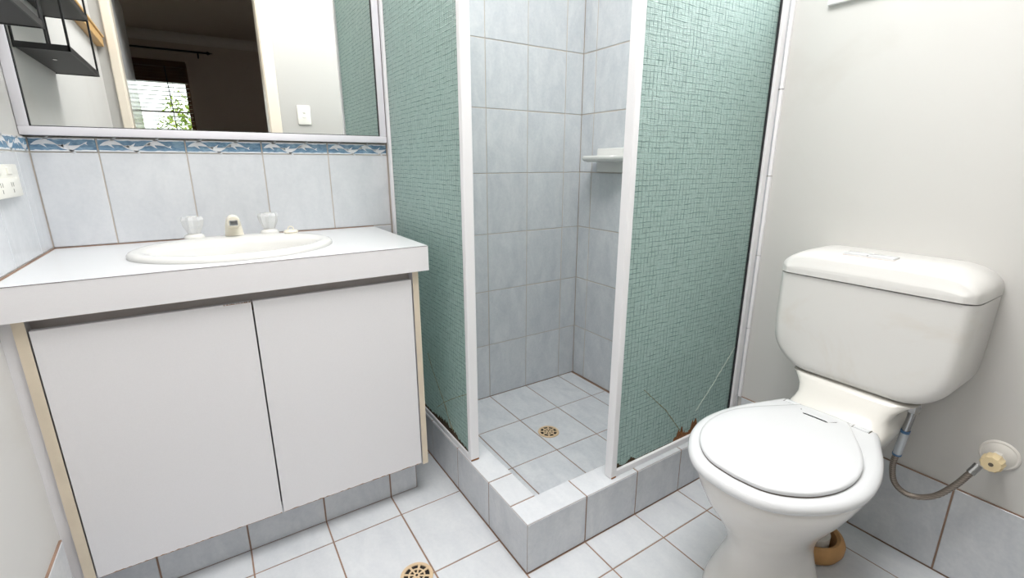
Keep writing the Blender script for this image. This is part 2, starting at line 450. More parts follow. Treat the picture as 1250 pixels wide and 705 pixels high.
WY0, WY1, WZ0, WZ1 = -0.60, -0.087, 1.464, 2.10
wall_right = struct('wall_right', B((XR, XR+0.12, YD-0.1, WY0, -0.1, CZ), (XR, XR+0.12, WY1, YB, -0.1, CZ), (XR, XR+0.12, WY0, WY1, -0.1, WZ0), (XR, XR+0.12, WY0, WY1, WZ1, CZ)), 'plaster', 'warm white right wall behind the toilet')
obj('grout', B((0.9185, XR, 0.0200, YB, -0.004, 2.02)), 'grout_light', wall_right)
obj('grout', B((0.9208, XR, YD, 0.002, 0, 0.2515)), 'grout', wall_right)
RSY = [0.0125, 0.0188+0.004, 0.2208, 0.4228, 0.6248, 0.8268, 0.907]
for a, b in zip([0.0125, 0.2208, 0.4228, 0.6248, 0.8268], [0.2208, 0.4228, 0.6248, 0.8268, 0.907]):
    for c, d in zip(SBZ, SBZ[1:]): tile(wall_right, (0.9169, b, c), (0, -1, 0), (0, 0, 1), b-a, d-c, 'tile')
for c, d in zip(SBZ, SBZ[1:]): obj('edge_tile', B((0.9158, 0.9252, 0.0035, 0.0128, max(c, .256)+.001, d-.001), bev=.0008, seg=1), 'white_alu', wall_right)
RY = [0.0030, -0.171, -0.3729, -0.5738, -0.776, -0.868]
for a, b in zip(RY, RY[1:]): tile(wall_right, (0.9193, a, 0), (0, -1, 0), (0, 0, 1), a-b, 0.2515, 'tile')

wall_front = struct('wall_front', B((XL-0.1, DX0-0.018, YD-0.1, YD, -0.1, CZ), (DX1+0.018, XR+0.12, YD-0.1, YD, -0.1, CZ), (DX0-0.018, DX1+0.018, YD-0.1, YD, DH+0.018, CZ)), 'plaster_dimmed', 'doorway wall facing the mirror')
ceiling = struct('ceiling', B((XL-0.1, XR+0.12, YD, YB+0.1, CZ, CZ+0.1)), 'ceiling', 'white bathroom ceiling')
# doorway lining and architraves
lining = struct('trim_1', B((DX0-0.018, DX0, YD-0.105, YD+0.004, 0, DH), (DX1, DX1+0.018, YD-0.105, YD+0.004, 0, DH), (DX0-0.018, DX1+0.018, YD-0.105, YD+0.004, DH, DH+0.018), bev=0.002, seg=1), 'paint', 'cream painted door lining')
obj('architrave', B((DX0-0.045, DX0-0.004, YD, YD+0.016, 0, DH+0.06), bev=0.005), 'paint', lining)
obj('architrave', B((DX1+0.004, DX1+0.071, YD, YD+0.016, 0, DH+0.06), bev=0.005), 'paint', lining)
obj('architrave', B((DX0-0.045, DX1+0.071, YD, YD+0.016, DH+0.06, DH+0.127), bev=0.005), 'paint', lining)
# open door swung into the bedroom
door = struct('door_1', B((-0.895, -0.860, YD-0.80, YD-0.11, 0.008, 2.05), bev=0.002, seg=1), 'paint_white', 'white gloss door swung open into the bedroom')
obj('door_handle', lathe([(0.026, 0), (0.026, 0.006), (0.010, 0.010), (0.010, 0.035), (0.024, 0.042), (0.027, 0.055), (0.018, 0.066)], (-0.860, YD-0.74, 1.0), (1, 0, 0), 20), 'chrome', door, 40)
# window over the toilet
win = struct('window_1', B((XR+0.06, XR+0.10, WY0, WY1, WZ0, WZ0+0.035), (XR+0.06, XR+0.10, WY0, WY1, WZ1-0.035, WZ1), (XR+0.06, XR+0.10, WY0, WY0+0.035, WZ0+0.035, WZ1-0.035), (XR+0.06, XR+0.10, WY1-0.035, WY1, WZ0+0.035, WZ1-0.035), (XR+0.06, XR+0.10, -0.358, -0.330, WZ0+0.035, WZ1-0.035)), 'white_alu', 'small frosted window high above the toilet')
obj('pane', B((XR+0.078, XR+0.082, WY0+0.03, WY1-0.03, WZ0+0.03, WZ1-0.03)), 'frost', win)
obj('sill', B((XR-0.012, XR+0.06, WY0, WY1, WZ0-0.004, WZ0+0.008), bev=0.003), 'paint_white', win)

# bedroom beyond the doorway
BX0, BX1, BY = -2.3, 1.6, -4.0
BD = YD-0.1
wx0, wx1, wz0, wz1 = -1.50, -0.545, 0.85, 2.12
struct('floor.001', B((BX0-.1, BX1+.1, BY-.1, BD, -0.1, 0)), 'bed_floor', 'dark bedroom floor beyond the doorway')
struct('ceiling.001', B((BX0-.1, BX1+.1, BY-.1, BD, CB, CB+.1)), 'bed_wall', 'dim bedroom ceiling seen in the mirror')
struct('wall_far', B((BX0-.1, wx0, BY-.1, BY, 0, CB), (wx1, BX1+.1, BY-.1, BY, 0, CB), (wx0, wx1, BY-.1, BY, 0, wz0), (wx0, wx1, BY-.1, BY, wz1, CB)), 'bed_wall', 'dim bedroom wall with window, seen in the mirror')
struct('wall_far_left', B((BX0-.1, BX0, BY, BD, 0, CB)), 'bed_wall', 'left side wall of the bedroom')
struct('wall_far_right', B((BX1, BX1+.1, BY, BD, 0, CB)), 'bed_wall', 'right side wall of the bedroom')
struct('wall_near', B((BX0-.1, XL-.1, BD-.0, BD+.1, 0, CB), (XR+.12, BX1+.1, BD, BD+.1, 0, CB)), 'bed_wall', 'bedroom side of the doorway wall')
cp = []
for i in range(9):
    a = PI/2*i/8; cp.append((0.075*(1-math.sin(a))+0.0, 0.075*(1-math.cos(a))))
def cornice():
    prof = [(0, 0)]+[(0.005+0.08*(1-math.cos(PI/2*i/6)), -0.085*(1-math.sin(PI/2*i/6))) for i in range(7)]
    pts = [(0.0, 0.0), (0.0, -0.09)]+[(0.008+0.08*(1-math.cos(PI/2*i/6)), -0.085+0.078*math.sin(PI/2*i/6)) for i in range(7)]+[(0.09, 0.0)]
    return loft([[(x, BY+a, CB+b) for a, b in pts] for x in (BX0, BX1)])
struct('trim_2', cornice(), 'bed_cornice', 'plaster cornice along the bedroom ceiling')
w2 = struct('window_2', B((wx0, wx1, BY-.09, BY-.05, wz0, wz0+.04), (wx0, wx1, BY-.09, BY-.05, wz1-.04, wz1), (wx0, wx0+.04, BY-.09, BY-.05, wz0+.04, wz1-.04), (wx1-.04, wx1, BY-.09, BY-.05, wz0+.04, wz1-.04), (wx0+.04, wx1-.04, BY-.085, BY-.055, 1.60, 1.615)), 'wood', 'bright bedroom window seen in the mirror')
gl = NT('clear_glass'); _t = gl.n('ShaderNodeBsdfTransparent', i_Color=(.97, .99, .98, 1)); _g = gl.n('ShaderNodeBsdfGlossy', i_Roughness=0.02)
_m = gl.n('ShaderNodeMixShader', i_Fac=0.05); gl.l(_t.outputs[0], _m.inputs[1]); gl.l(_g.outputs[0], _m.inputs[2]); gl.l(_m.outputs[0], gl.out.inputs['Surface']); M['clear'] = gl.m
obj('pane', B((wx0+.03, wx1-.03, BY-.072, BY-.068, wz0+.03, wz1-.03)), 'clear', w2)

# ------------------------------------------------------------------ shower kerb
kerb = thing('shower_kerb', 'raised tiled shower kerb turning the corner below both glass screens', 'kerb', (0, 0, 0))
KH, KW = 0.1526, 0.083
def Lbox(x0, w, z0, z1):
    bm = bmesh.new()
    pts = [(x0, x0), (0.9169, x0), (0.9169, w), (w, w), (w, 0.907), (x0, 0.907)]
    a = [bm.verts.new((x, y, z0)) for x, y in pts]; b = [bm.verts.new((x, y, z1)) for x, y in pts]
    for i in range(6): bm.faces.new((a[i], a[(i+1) % 6], b[(i+1) % 6], b[i]))
    bm.faces.new(a[::-1]); bm.faces.new(b); return bm
obj('grout', Lbox(0.0014, KW-0.0014, -0.006, KH-0.0014), 'grout', kerb)
KX = [0.0, 0.2026, 0.4052, 0.6076, 0.8102, 0.9169]
KY = [0.0, 0.2006, 0.4048, 0.609, 0.813, 0.907]
for a, b in zip(KX, KX[1:]):
    tile(kerb, (a, 0, 0), (1, 0, 0), (0, 0, 1), b-a, KH, 'tile')
    tile(kerb, (a, 0, KH), (1, 0, 0), (0, 1, 0), b-a, KW, 'floor_tile')
    a2 = max(a, KW)
    tile(kerb, (b, KW, -0.004), (-1, 0, 0), (0, 0, 1), b-a2, KH, 'tile')
for a, b in zip(KY, KY[1:]):
    tile(kerb, (0, b, 0), (0, -1, 0), (0, 0, 1), b-a, KH, 'tile')
    a2 = max(a, KW)
    tile(kerb, (0, a2, KH), (1, 0, 0), (0, 1, 0), KW, b-a2, 'floor_tile')
    tile(kerb, (KW, a2, -0.004), (0, 1, 0), (0, 0, 1), b-a2, KH, 'tile')

# ------------------------------------------------------------------ shower screens
def strip(pts, width, t, axis, rnd=0.3):
    """a ragged thin ribbon along pts (crack): box cross-section, axis = normal of the pane"""
    n = Vector(axis); bm = bmesh.new(); P = [Vector(p) for p in pts]; dense = []
    for a, b in zip(P, P[1:]):
        k = max(2, int((b-a).length/0.012))
        for i in range(k): dense.append(a.lerp(b, i/k))
    dense.append(P[-1]); rings = []
    for i, p in enumerate(dense):
        d = (dense[min(i+1, len(dense)-1)]-dense[max(0, i-1)]).normalized(); s = n.cross(d)
        w = width*random.uniform(0.4, 1.3); p = p+s*random.uniform(-1, 1)*width*rnd
        rings.append([p+s*w/2+n*t/2, p-s*w/2+n*t/2, p-s*w/2-n*t/2, p+s*w/2-n*t/2])
    return loft(rings, bm=bm)
def ragged(o, u, length, hfun, n, t=0.0008):
    """ragged patch growing up from a line: o start, u direction, n pane normal"""
    o = Vector(o); u = Vector(u); n = Vector(n); bm = bmesh.new(); k = max(6, int(length/0.004)); R = []
    for i in range(k+1):
        p = o+u*(length*i/k); h = max(0.0012, hfun(i/k)*random.uniform(0.62, 1.2)); z = Vector((0, 0, h))
        R.append([p+n*t, p+z+n*t, p+z, p])
    return loft(R, bm=bm)
ST = 2.0
def pane(name, parent, o, u, w, h, th=0.005):
    u = Vector(u); v = Vector((0, 0, 1)); n = u.cross(v); bm = B((0, w, 0, h, 0, th)); 
    me = bpy.data.meshes.new(name); bm.to_mesh(me); bm.free(); me.materials.append(M['glass'])
    g = bpy.data.objects.new(name, me); COL.objects.link(g); p = Vector(o)-ROOT[parent]
    g.matrix_world = Matrix(((u.x, v.x, n.x, p.x), (u.y, v.y, n.y, p.y), (u.z, v.z, n.z, p.z), (0, 0, 0, 1))); g.parent = parent; ROOT[g] = ROOT[parent]
    return g
# left screen stands on the kerb leg that runs back to the basin wall
ls = thing('shower_screen', 'left green woven-glass shower screen beside the vanity, cracked near its foot', 'shower screen', (0.02, 0.6, KH), 'shower screens on the kerb')
obj('post', B((0.004, 0.034, 0.314, 0.334, KH, ST), bev=0.003), 'white_alu', ls)
obj('post_foot', B((0.005, 0.033, 0.3125, 0.330, KH+0.0003, KH+0.006), bev=0.002), 'rust', ls, label='rusty foot of the white post')
obj('wall_channel', B((0.004, 0.034, 0.885, 0.907, KH, ST), bev=0.002), 'white_alu', ls)
obj('bottom_rail', B((0.006, 0.032, 0.334, 0.885, KH, KH+0.016), bev=0.002), 'white_alu', ls)
obj('top_rail', B((0.004, 0.034, 0.314, 0.907, ST, ST+0.03), bev=0.003), 'white_alu', ls)
pane('glass_pane', ls, (0.0165, 0.888, KH+0.012), (0, -1, 0), 0.557, ST-KH-0.012)
obj('gasket', B((0.0128, 0.0252, 0.8785, 0.8852, KH+0.016, ST)), 'black_rubber', ls)
X0 = 0.0112
obj('crack', strip([(X0, .640, .40), (X0, .600, .345), (X0, .517, .263), (X0, .470, .20), (X0, .434, .176)], .0040, .0008, (-1, 0, 0)), 'crack_dirty', ls)
obj('crack', strip([(X0, .338, .372), (X0, .42, .325), (X0, .517, .263), (X0, .58, .215)], .0022, .0008, (-1, 0, 0)), 'crack_dirty', ls)
obj('rust_stain', ragged((0.0114, .345, KH+.014), (0, 1, 0), .50, lambda s: .008+.022*math.exp(-((s-.32)/.18)**2)+.016*math.exp(-((s-.85)/.15)**2), (-1, 0, 0)), 'mould', ls)
# right screen stands on the front kerb leg, up to the toilet wall
rs = thing('shower_screen', 'right green woven-glass shower screen beside the toilet, rusty along its bottom rail', 'shower screen', (0.6, 0.03, KH), 'shower screens on the kerb')
obj('post', B((0.309, 0.331, 0.016, 0.044, KH, ST), bev=0.003), 'white_alu', rs)
obj('post_foot', B((0.310, 0.329, 0.0145, 0.030, KH+0.0003, KH+0.005), bev=0.002), 'rust', rs, label='rusty foot of the white post')
obj('wall_channel', B((0.8925, 0.9166, 0.016, 0.044, KH, ST), bev=0.002), 'white_alu', rs)
obj('bottom_rail', B((0.331, 0.8925, 0.018, 0.042, KH, KH+0.020), bev=0.002), 'white_alu', rs)
obj('top_rail', B((0.309, 0.9166, 0.016, 0.044, ST, ST+0.03), bev=0.003), 'white_alu', rs)
pane('glass_pane', rs, (0.328, 0.0325, KH+0.016), (1, 0, 0), 0.567, ST-KH-0.016)
obj('gasket', B((0.8850, 0.8926, 0.0240, 0.0380, KH+0.020, ST)), 'black_rubber', rs)
Y0 = 0.0268
obj('crack', strip([(.884, Y0, .440), (.775, Y0, .323), (.700, Y0, .250)], .0042, .0008, (0, -1, 0)), 'crack_white', rs)
obj('crack', strip([(.435, Y0, .402), (.545, Y0, .301), (.625, Y0, .205)], .0022, .0008, (0, -1, 0)), 'crack_dirty', rs)
obj('rust_stain', ragged((.595, 0.0270, KH+.018), (1, 0, 0), .135, lambda s: .010+.030*math.exp(-((s-.25)/.14)**2)+.050*math.exp(-((s-.78)/.15)**2), (0, -1, 0)), 'rust', rs)
obj('rust_stain', ragged((.335, 0.0270, KH+.018), (1, 0, 0), .26, lambda s: .004+.022*math.exp(-((s-.0)/.06)**2)+.016*math.exp(-((s-.25)/.05)**2), (0, -1, 0)), 'mould', rs)

# ------------------------------------------------------------------ drains
def drain(x, y, z, r, label, name='floor_drain'):
    d = thing(name, label, 'drain', (x, y, z), 'round floor drains')
    obj('drain_well', lathe([(r*.80, 0.0004), (r*.80, 0.0010)], (x, y, z), n=32), 'slot', d)
    bm = bmesh.new(); n = 48
    rin = [[(x+math.cos(2*PI*i/n)*q, y+math.sin(2*PI*i/n)*q, z+h) for i in range(n)] for q, h in ((r, 0.0002), (r*.98, 0.0028), (r*.80, 0.0034), (r*.77, 0.0012))]
    loft(rin, False, False, bm); obj('rim', bm, 'brass', d, 40)
    bm = bmesh.new()
    for i in range(8):
        a = 2*PI*i/8+.2; c, s = math.cos(a), math.sin(a); w0, w1 = r*.045, r*.075
        q = [(r*.18, -w0), (r*.79, -w1), (r*.79, w1), (r*.18, w0)]
        lo = [(x+c*u-s*v, y+s*u+c*v, z+.0009) for u, v in q]; hi = [(x+c*u-s*v, y+s*u+c*v, z+.0030) for u, v in q]
        loft([lo, hi], bm=bm)
    loft([[(x+math.cos(2*PI*i/n)*q, y+math.sin(2*PI*i/n)*q, z+h) for i in range(n)] for q, h in ((r*.52, .001), (r*.52, .0031), (r*.42, .0031), (r*.42, .001))], False, False, bm)
    lathe([(r*.2, .0009), (r*.2, .0032)], (x, y, z), n=16, bm=bm)
    obj('grate', bm, 'brass', d)
    obj('screw', lathe([(r*.08, .0030), (r*.08, .0040)], (x, y, z), n=10), 'slot', d)
drain(0.463, 0.517, -0.0036, 0.043, 'round tan grate drain in the middle of the shower floor')
drain(-0.247, 0.152, 0.0004, 0.043, 'round tan grate drain in the open floor in front of the vanity')

# ------------------------------------------------------------------ soap dish on shower wall
sd = thing('soap_dish', 'white ceramic soap dish fixed to the shower side wall', 'soap dish', (0.9169, 0.70, 1.06))
obj('back_plate', B((0.890, 0.9165, 0.612, 0.768, 1.012, 1.112), bev=0.006), 'porcelain', sd, 40)
def dish():
    out = []
    for zz, g in ((1.054, .022), (1.058, .008), (1.066, .001), (1.075, 0.0), (1.080, .003), (1.080, .013), (1.071, .022)):
        ring = []
        for i in range(33):
            t = PI*i/32; ring.append((0.893-(0.098-g)*math.sin(t)**0.62, 0.690+(0.112-g)*math.copysign(abs(math.cos(t))**0.72, math.cos(t)), zz))
        out.append(ring)
    return loft(out)
obj('tray', dish(), 'porcelain', sd, 45)

# ------------------------------------------------------------------ vanity
YF = 0.435
cab = thing('vanity_cabinet', 'white two-door vanity cabinet with worn cream chipboard edges under the counter', 'cabinet', (-0.51, 0.65, 0))
PB, PT = 0.1214, 0.7515
obj('side_panel', B((-0.9290, -0.9115, YF+0.0008, 0.9285, PB, PT)), 'laminate', cab)
obj('edge_strip', B((-0.9290, -0.9100, YF-0.0006, YF+0.0008, PB, PT)), 'chip_edge', cab, label='cream left edge of the cabinet')
obj('side_panel', B((-0.1065, -0.0890, YF+0.0008, 0.9285, PB-0.006, PT)), 'laminate', cab)
obj('edge_strip', B((-0.1065, -0.0890, YF-0.0006, YF+0.0008, PB-0.006, PT)), 'chip_edge', cab, label='cream right edge of the cabinet')
obj('floor_panel', B((-0.9115, -0.1065, YF+0.022, 0.9285, PB+0.003, PB+0.020)), 'laminate', cab)
obj('top_rail', B((-0.9115, -0.1065, YF+0.034, YF+0.050, 0.690, PT)), 'recess', cab, label='shadowed rail above the doors')
obj('recess_shelf', B((-0.9115, -0.1065, YF+0.0175, YF+0.034, 0.700, 0.7160)), 'chip_raw', cab)
def door_bm(x0, x1): return B((x0, x1, YF, YF+0.017, PB, 0.7265), bev=0.0008, seg=1)
d1 = obj('door', door_bm(-0.9075, -0.5175), 'laminate', cab)
d2 = obj('door', door_bm(-0.5140, -0.1105), 'laminate', cab)
def chips(x0, x1, z, n, hm):
    bm = bmesh.new(); x = x0
    k = 60; R = []
    for i in range(k+1):
        xx = x0+(x1-x0)*i/k; h = 0.0006+hm*max(0, random.uniform(-.8, 1))
        R.append([(xx, YF-0.0004, z), (xx, YF-0.0004, z+h), (xx, YF+0.003, z+h), (xx, YF+0.003, z)])
    return loft(R, bm=bm)
obj('worn_edge', chips(-0.90, -0.5190, PB, 60, 0.0022), 'chip_raw', d1)
obj('worn_edge', chips(-0.5125, -0.1125, PB, 60, 0.0026), 'chip_raw', d2)
obj('chipped_corner', chips(-0.575, -0.5185, 0.7245, 20, 0.0022), 'chip_raw', d1)
obj('filler_strip', B((-0.9500, -0.9290, YF+0.006, YF+0.020, 0.0, PT)), 'laminate', cab)
kick = obj('kickboard', B((-0.9290, -0.1128, 0.4857, 0.500, 0.0, PB)), 'grout', cab)
KBX = [-0.9285, -0.807, -0.6054, -0.4038, -0.2018, -0.1125]
for a, b in zip(KBX, KBX[1:]): tile(kick, (a, 0.4843, 0.0), (1, 0, 0), (0, 0, 1), b-a, PB, 'tile')
obj('kick_return', B((-0.1205, -0.1125, 0.500, 0.9285, 0.0, PB-0.007)), 'tile', cab)

# counter with an oval cut-out
CX0, CX1, CY0, CY1, CZ0, CZ1 = -0.9432, -0.0620, 0.4178, 0.9290, 0.7517, 0.8233
bx, by_, ba, bb = -0.5165, 0.664, 0.244, 0.206
counter = thing('countertop', 'white laminate vanity countertop with a deep front edge', 'countertop', (-0.5, 0.67, CZ0))
def counter_top():
    bm = bmesh.new(); n = 96; ea, eb = ba-0.012, bb-0.012; I = []; O = []
    for i in range(n):
        t = 2*PI*i/n; c, s = math.cos(t), math.sin(t)
        I.append((bx+ea*c, by_+eb*s))
        k = min(((CX1-bx)/c if c > 0 else (CX0-bx)/c) if abs(c) > 1e-9 else 1e9, ((CY1-by_)/s if s > 0 else (CY0-by_)/s) if abs(s) > 1e-9 else 1e9)
        O.append((bx+k*c, by_+k*s))
    for cx_, cy_ in ((CX0, CY0), (CX1, CY0), (CX1, CY1), (CX0, CY1)):
        j = min(range(n), key=lambda q: (O[q][0]-cx_)**2+(O[q][1]-cy_)**2); O[j] = (cx_, cy_)
    rings = [[(x, y, CZ1-.02) for x, y in I], [(x, y, CZ1) for x, y in I], [(x, y, CZ1) for x, y in O], [(x, y, CZ1-.02) for x, y in O]]
    loft(rings+[rings[0]], False, False, bm); bmesh.ops.remove_doubles(bm, verts=bm.verts, dist=1e-5); return bm
obj('top_sheet', counter_top(), 'counter', counter)
obj('front_edge', B((CX0, CX1, CY0-0.0006, CY0+0.018, CZ0, CZ1-0.0012)), 'laminate', counter)
obj('edge_seam', B((CX0, CX1, CY0-0.0010, CY0+0.004, CZ1-0.0012, CZ1-0.0002)), 'seam', counter)
obj('end_edge', B((CX1-0.018, CX1, CY0+0.018, CY1, CZ0, CZ1-0.0205)), 'laminate', counter)
obj('sealant', B((CX0, CX1, CY1-0.003, CY1+0.0002, CZ1-0.001, CZ1+0.0022), (CX0, CX0+0.003, CY0, CY1, CZ1-0.001, CZ1+0.0022)), 'grout', counter)

basin = thing('hand_basin', 'white oval drop-in hand basin set in the countertop', 'basin', (bx, by_, CZ1))
def oval(a, b, z, dx=0, dy=0, n=72, e=1.0):
    return [(bx+dx+a*math.copysign(abs(math.cos(2*PI*i/n))**e, math.cos(2*PI*i/n)), by_+dy+b*math.copysign(abs(math.sin(2*PI*i/n))**e, math.sin(2*PI*i/n)), z) for i in range(n)]
rb = [oval(ba-.014, bb-.014, CZ1-.03), oval(ba-.013, bb-.013, CZ1), oval(ba, bb, CZ1+.0005), oval(ba, bb, CZ1+.006), oval(ba-.004, bb-.004, CZ1+.011), oval(ba-.012, bb-.012, CZ1+.014), oval(ba-.024, bb-.026, CZ1+.0145, 0, -.002),
      oval(.205, .140, CZ1+.0125, 0, -.032), oval(.196, .131, CZ1+.008, 0, -.032), oval(.188, .124, CZ1-.004, 0, -.033), oval(.178, .116, CZ1-.03, 0, -.033), oval(.155, .100, CZ1-.075, 0, -.03), oval(.110, .073, CZ1-.110, 0, -.026), oval(.05, .036, CZ1-.125, 0, -.02), oval(.022, .022, CZ1-.127, 0, -.02)]
obj('bowl', loft(rb, False, True), 'porcelain', basin, 60)
obj('waste_ring', lathe([(.024, 0), (.024, .003), (.017, .0035), (.016, .001)], (bx, by_-.02, CZ1-.1265), n=24), 'chrome', basin, 40)
BZ = CZ1+.0143
def tap(x, y, label, rot):
    t = thing('basin_tap', label, 'tap', (x, y, BZ), 'taps on the basin')
    obj('flange', lathe([(.0265, 0), (.0265, .003), (.023, .009), (.015, .013), (.0135, .020)], (x, y, BZ), n=28), 'porcelain', t, 40)
    n = 8; rings = []
    for z, r, k in ((.014, .017, 1), (.020, .019, 1), (.036, .0265, .92), (.053, .0300, .90), (.062, .0265, .95)):
        rings.append([(x+math.cos(2*PI*(i+rot)/(2*n))*r*(1 if i % 2 else k*.93), y+math.sin(2*PI*(i+rot)/(2*n))*r*(1 if i % 2 else k*.93), BZ+z) for i in range(2*n)])
    obj('handle', loft(rings), 'acrylic', t)
    obj('button', lathe([(.012, .0612), (.012, .0635)], (x, y, BZ), n=16), 'porcelain', t)
tap(-.617, .838, 'clear faceted tap handle on white flange, left of the basin spout', .3)
tap(-.418, .838, 'clear faceted tap handle on white flange, right of the basin spout', .9)
sp = thing('basin_spout', 'stubby off-white basin spout with a dark grey nozzle', 'spout', (-.515, .838, BZ))
def spout():
    P = crom([(-.515, .840, BZ), (-.515, .840, BZ+.020), (-.515, .834, BZ+.036), (-.515, .815, BZ+.046), (-.515, .792, BZ+.044)], 5)
    rr = [.0255-.0095*i/(len(P)-1) for i in range(len(P))]; return tube(P, rr, 20)
obj('body', spout(), 'cream_plastic', sp, 60)
obj('nozzle', B((-.526, -.504, .7870, .7925, BZ+.034, BZ+.050), bev=.002), 'chrome', sp)
pl = thing('basin_plug', 'small cream basin plug lying on the basin rim', 'plug', (-.362, .800, BZ))
obj('disc', lathe([(.020, 0), (.0215, .004), (.018, .009), (.006, .0095)], (-.362, .800, BZ), n=24), 'cream_plastic', pl, 40)
obj('ring', tube([(-.362+.008*math.cos(t), .800, BZ+.0125+.0075*math.sin(t)) for t in [PI*2*i/14 for i in range(15)]], .0016, 8), 'cream_plastic', pl, 60)

# power outlet on the left splashback
po = thing('power_outlet', 'white power outlet plate on the left splashback tiles', 'outlet', (-.9436, .72, 1.01))
obj('plate', B((-.9434, -.9340, .580, .752, .9765, 1.0475), bev=.002), 'switch', po, 40)
obj('raised_panel', B((-.9345, -.9290, .574, .716, .977, 1.018), bev=.002), 'switch', po, 40)
for y in (.615, .685): obj('rocker', B((-.9345, -.9310, y-.014, y+.014, 1.026, 1.042), bev=.0015), 'switch', po)
for y in (.60, .67):
    for a in (-.006, .006): obj('pin_slot', B((-.9292, -.9287, y+a-.001, y+a+.001, 1.000, 1.009)), 'dark_mark', po)
    obj('pin_slot', B((-.9292, -.9287, y-.001, y+.001, .987, .995)), 'dark_mark', po)

# mirror
mr = thing('mirror', 'large wall mirror in a white aluminium frame above the basin', 'mirror', (-.47, .93, 1.14))
MX0, MX1, MZ0, MZ1, MF = -.9490, .0020, 1.1200, 2.02, .022
obj('mirror_glass', B((MX0+.008, MX1-.008, .9150, .9200, MZ0+.008, MZ1-.008)), 'mirror', mr)
obj('backing', B((MX0+.002, MX1-.002, .9202, .9398, MZ0+.002, MZ1-.002)), 'black_rubber', mr)
for bxs in ((MX0, MX1, MZ0, MZ0+MF), (MX0, MX1, MZ1-MF, MZ1), (MX0, MX0+MF, MZ0+MF, MZ1-MF), (MX1-MF, MX1, MZ0+MF, MZ1-MF)):
    obj('frame_rail', B((bxs[0], bxs[1], .904, .9202, bxs[2], bxs[3]), bev=.002), 'mirror_alu', mr, 40)
gz = .0022
for bxs in ((MX0+MF, MX1-MF, MZ0+MF, MZ0+MF+gz), (MX0+MF, MX0+MF+gz, MZ0+MF, MZ1-MF), (MX1-MF-gz, MX1-MF, MZ0+MF, MZ1-MF)):
    obj('gasket', B((bxs[0], bxs[1], .9100, .9152, bxs[2], bxs[3])), 'black_rubber', mr)

# black wire shelf on the left wall
sh = thing('wall_shelf', 'black wire wall shelf with dark boards at the left edge beside the mirror', 'shelf', (XL, .55, 1.35))
SX0, SX1, SYA, SYB = XL+.0015, -.8370, .315, .775
for z in (1.352, 1.530):
    obj('board', B((SX0, SX1, SYA, SYB, z, z+.012), bev=.001, seg=1), 'black_board', sh)
    obj('rim_wire', B((SX0, SX1+.004, SYA-.004, SYA, z-.002, z+.014), (SX0, SX1+.004, SYB, SYB+.004, z-.002, z+.014), (SX1, SX1+.004, SYA-.004, SYB+.004, z-.002, z+.014)), 'wire', sh)
for x, y in ((SX0+.002, SYA), (SX0+.002, SYB), (SX1+.002, SYA), (SX1+.002, SYB), (-.878, SYB)):
    obj('upright', tube([(x, y, 1.350), (x, y, 1.78)], .0032, 8), 'wire', sh)
obj('screw', lathe([(.006, -.0022), (.006, 0)], (-.895, .62, 1.3518), (0, 0, 1), 12), 'chrome', sh)
# pine rail further along the left wall, seen in the mirror
pr_ = thing('towel_ledge', 'narrow pine ledge on the left wall, seen in the mirror', 'ledge', (XL, -.4, 1.68))
obj('board', B((XL+.0005, XL+.034, -.862, .02, 1.655, 1.70), bev=.003), 'pine', pr_)
obj('top_board', B((XL+.0005, XL+.040, -.862, .02, 1.70, 1.712), bev=.003), 'pine', pr_)

# light switch by the doorway
sw = thing('light_switch', 'white two-gang light switch beside the doorway, seen in the mirror', 'switch', (.053, YD, 1.36))
obj('plate', B((.014, .094, YD+.0004, YD+.009, 1.300, 1.420), bev=.003), 'switch', sw, 40)
for z in (1.342, 1.372): obj('rocker', B((.044, .064, YD+.008, YD+.0125, z, z+.014), bev=.002), 'switch', sw)

# added square panel around the ceiling fill light, no real fitting known
cl = thing('ceiling_fill_panel', 'added unseen fill panel on the bathroom ceiling', 'fill_panel', (-.05, -.14, CZ))
for x0, x1, y0, y1 in ((-.52, .42, -.61, -.57), (-.52, .42, .29, .33), (-.52, -.48, -.57, .29), (.38, .42, -.57, .29)):
    obj('frame', B((x0, x1, y0, y1, 2.605, CZ-.0005), bev=.003), 'white_alu', cl)
em = NT('fill_diffuser'); em.set(Base_Color=(.9, .9, .88, 1)); em.b.inputs['Emission Color'].default_value = (1, .99, .97, 1); em.b.inputs['Emission Strength'].default_value = 3.0; M['fill_panel'] = em.m
obj('diffuser', B((-.48, .38, -.57, .29, 2.612, 2.617)), 'fill_panel', cl)

# ------------------------------------------------------------------ toilet
TY = -.355
toilet = thing('toilet', 'white close-coupled toilet with plastic cistern and closed oval seat', 'toilet', (.62, TY, 0))
# cistern body: outline in Y-Z lofted along X
def body_outline(x, ins, top=.7562):
    hw = .2078-ins; zb = .484+ins*.9; R = max(.02, .105-ins*.6); pts = [(hw, top), ]
    ctr = [(hw-R, zb+R)]
    pts += [(hw-.002*(i/4), top-(top-zb-R)*i/4) for i in range(1, 4)]
    for i in range(13):
        a = -PI/2*i/12; pts.append((hw-.003-R+R*math.cos(a), zb+R+R*math.sin(a)))
    pts += [(hw*.3, zb), (-hw*.3, zb)]
    for i in range(13):
        a = -PI/2-PI/2*i/12; pts.append((-(hw-.003-R)+R*math.cos(a), zb+R+R*math.sin(a)))
    pts += [(-hw+.002*(i/4), top-(top-zb-R)*i/4) for i in range(3, 0, -1)]; pts.append((-hw, top))
    return [(x+max(0, (.60-z))*0.06*(1 if x < .8 else 0), TY+y, z) for y, z in pts]
rings = [body_outline(.9235, .004), body_outline(.918, 0), body_outline(.785, 0)]
for i in range(1, 7):
    a = PI/2*i/6; rings.append(body_outline(.782-.034*math.sin(a), .026*(1-math.cos(a))))
rings.append(body_outline(.7475, .045))
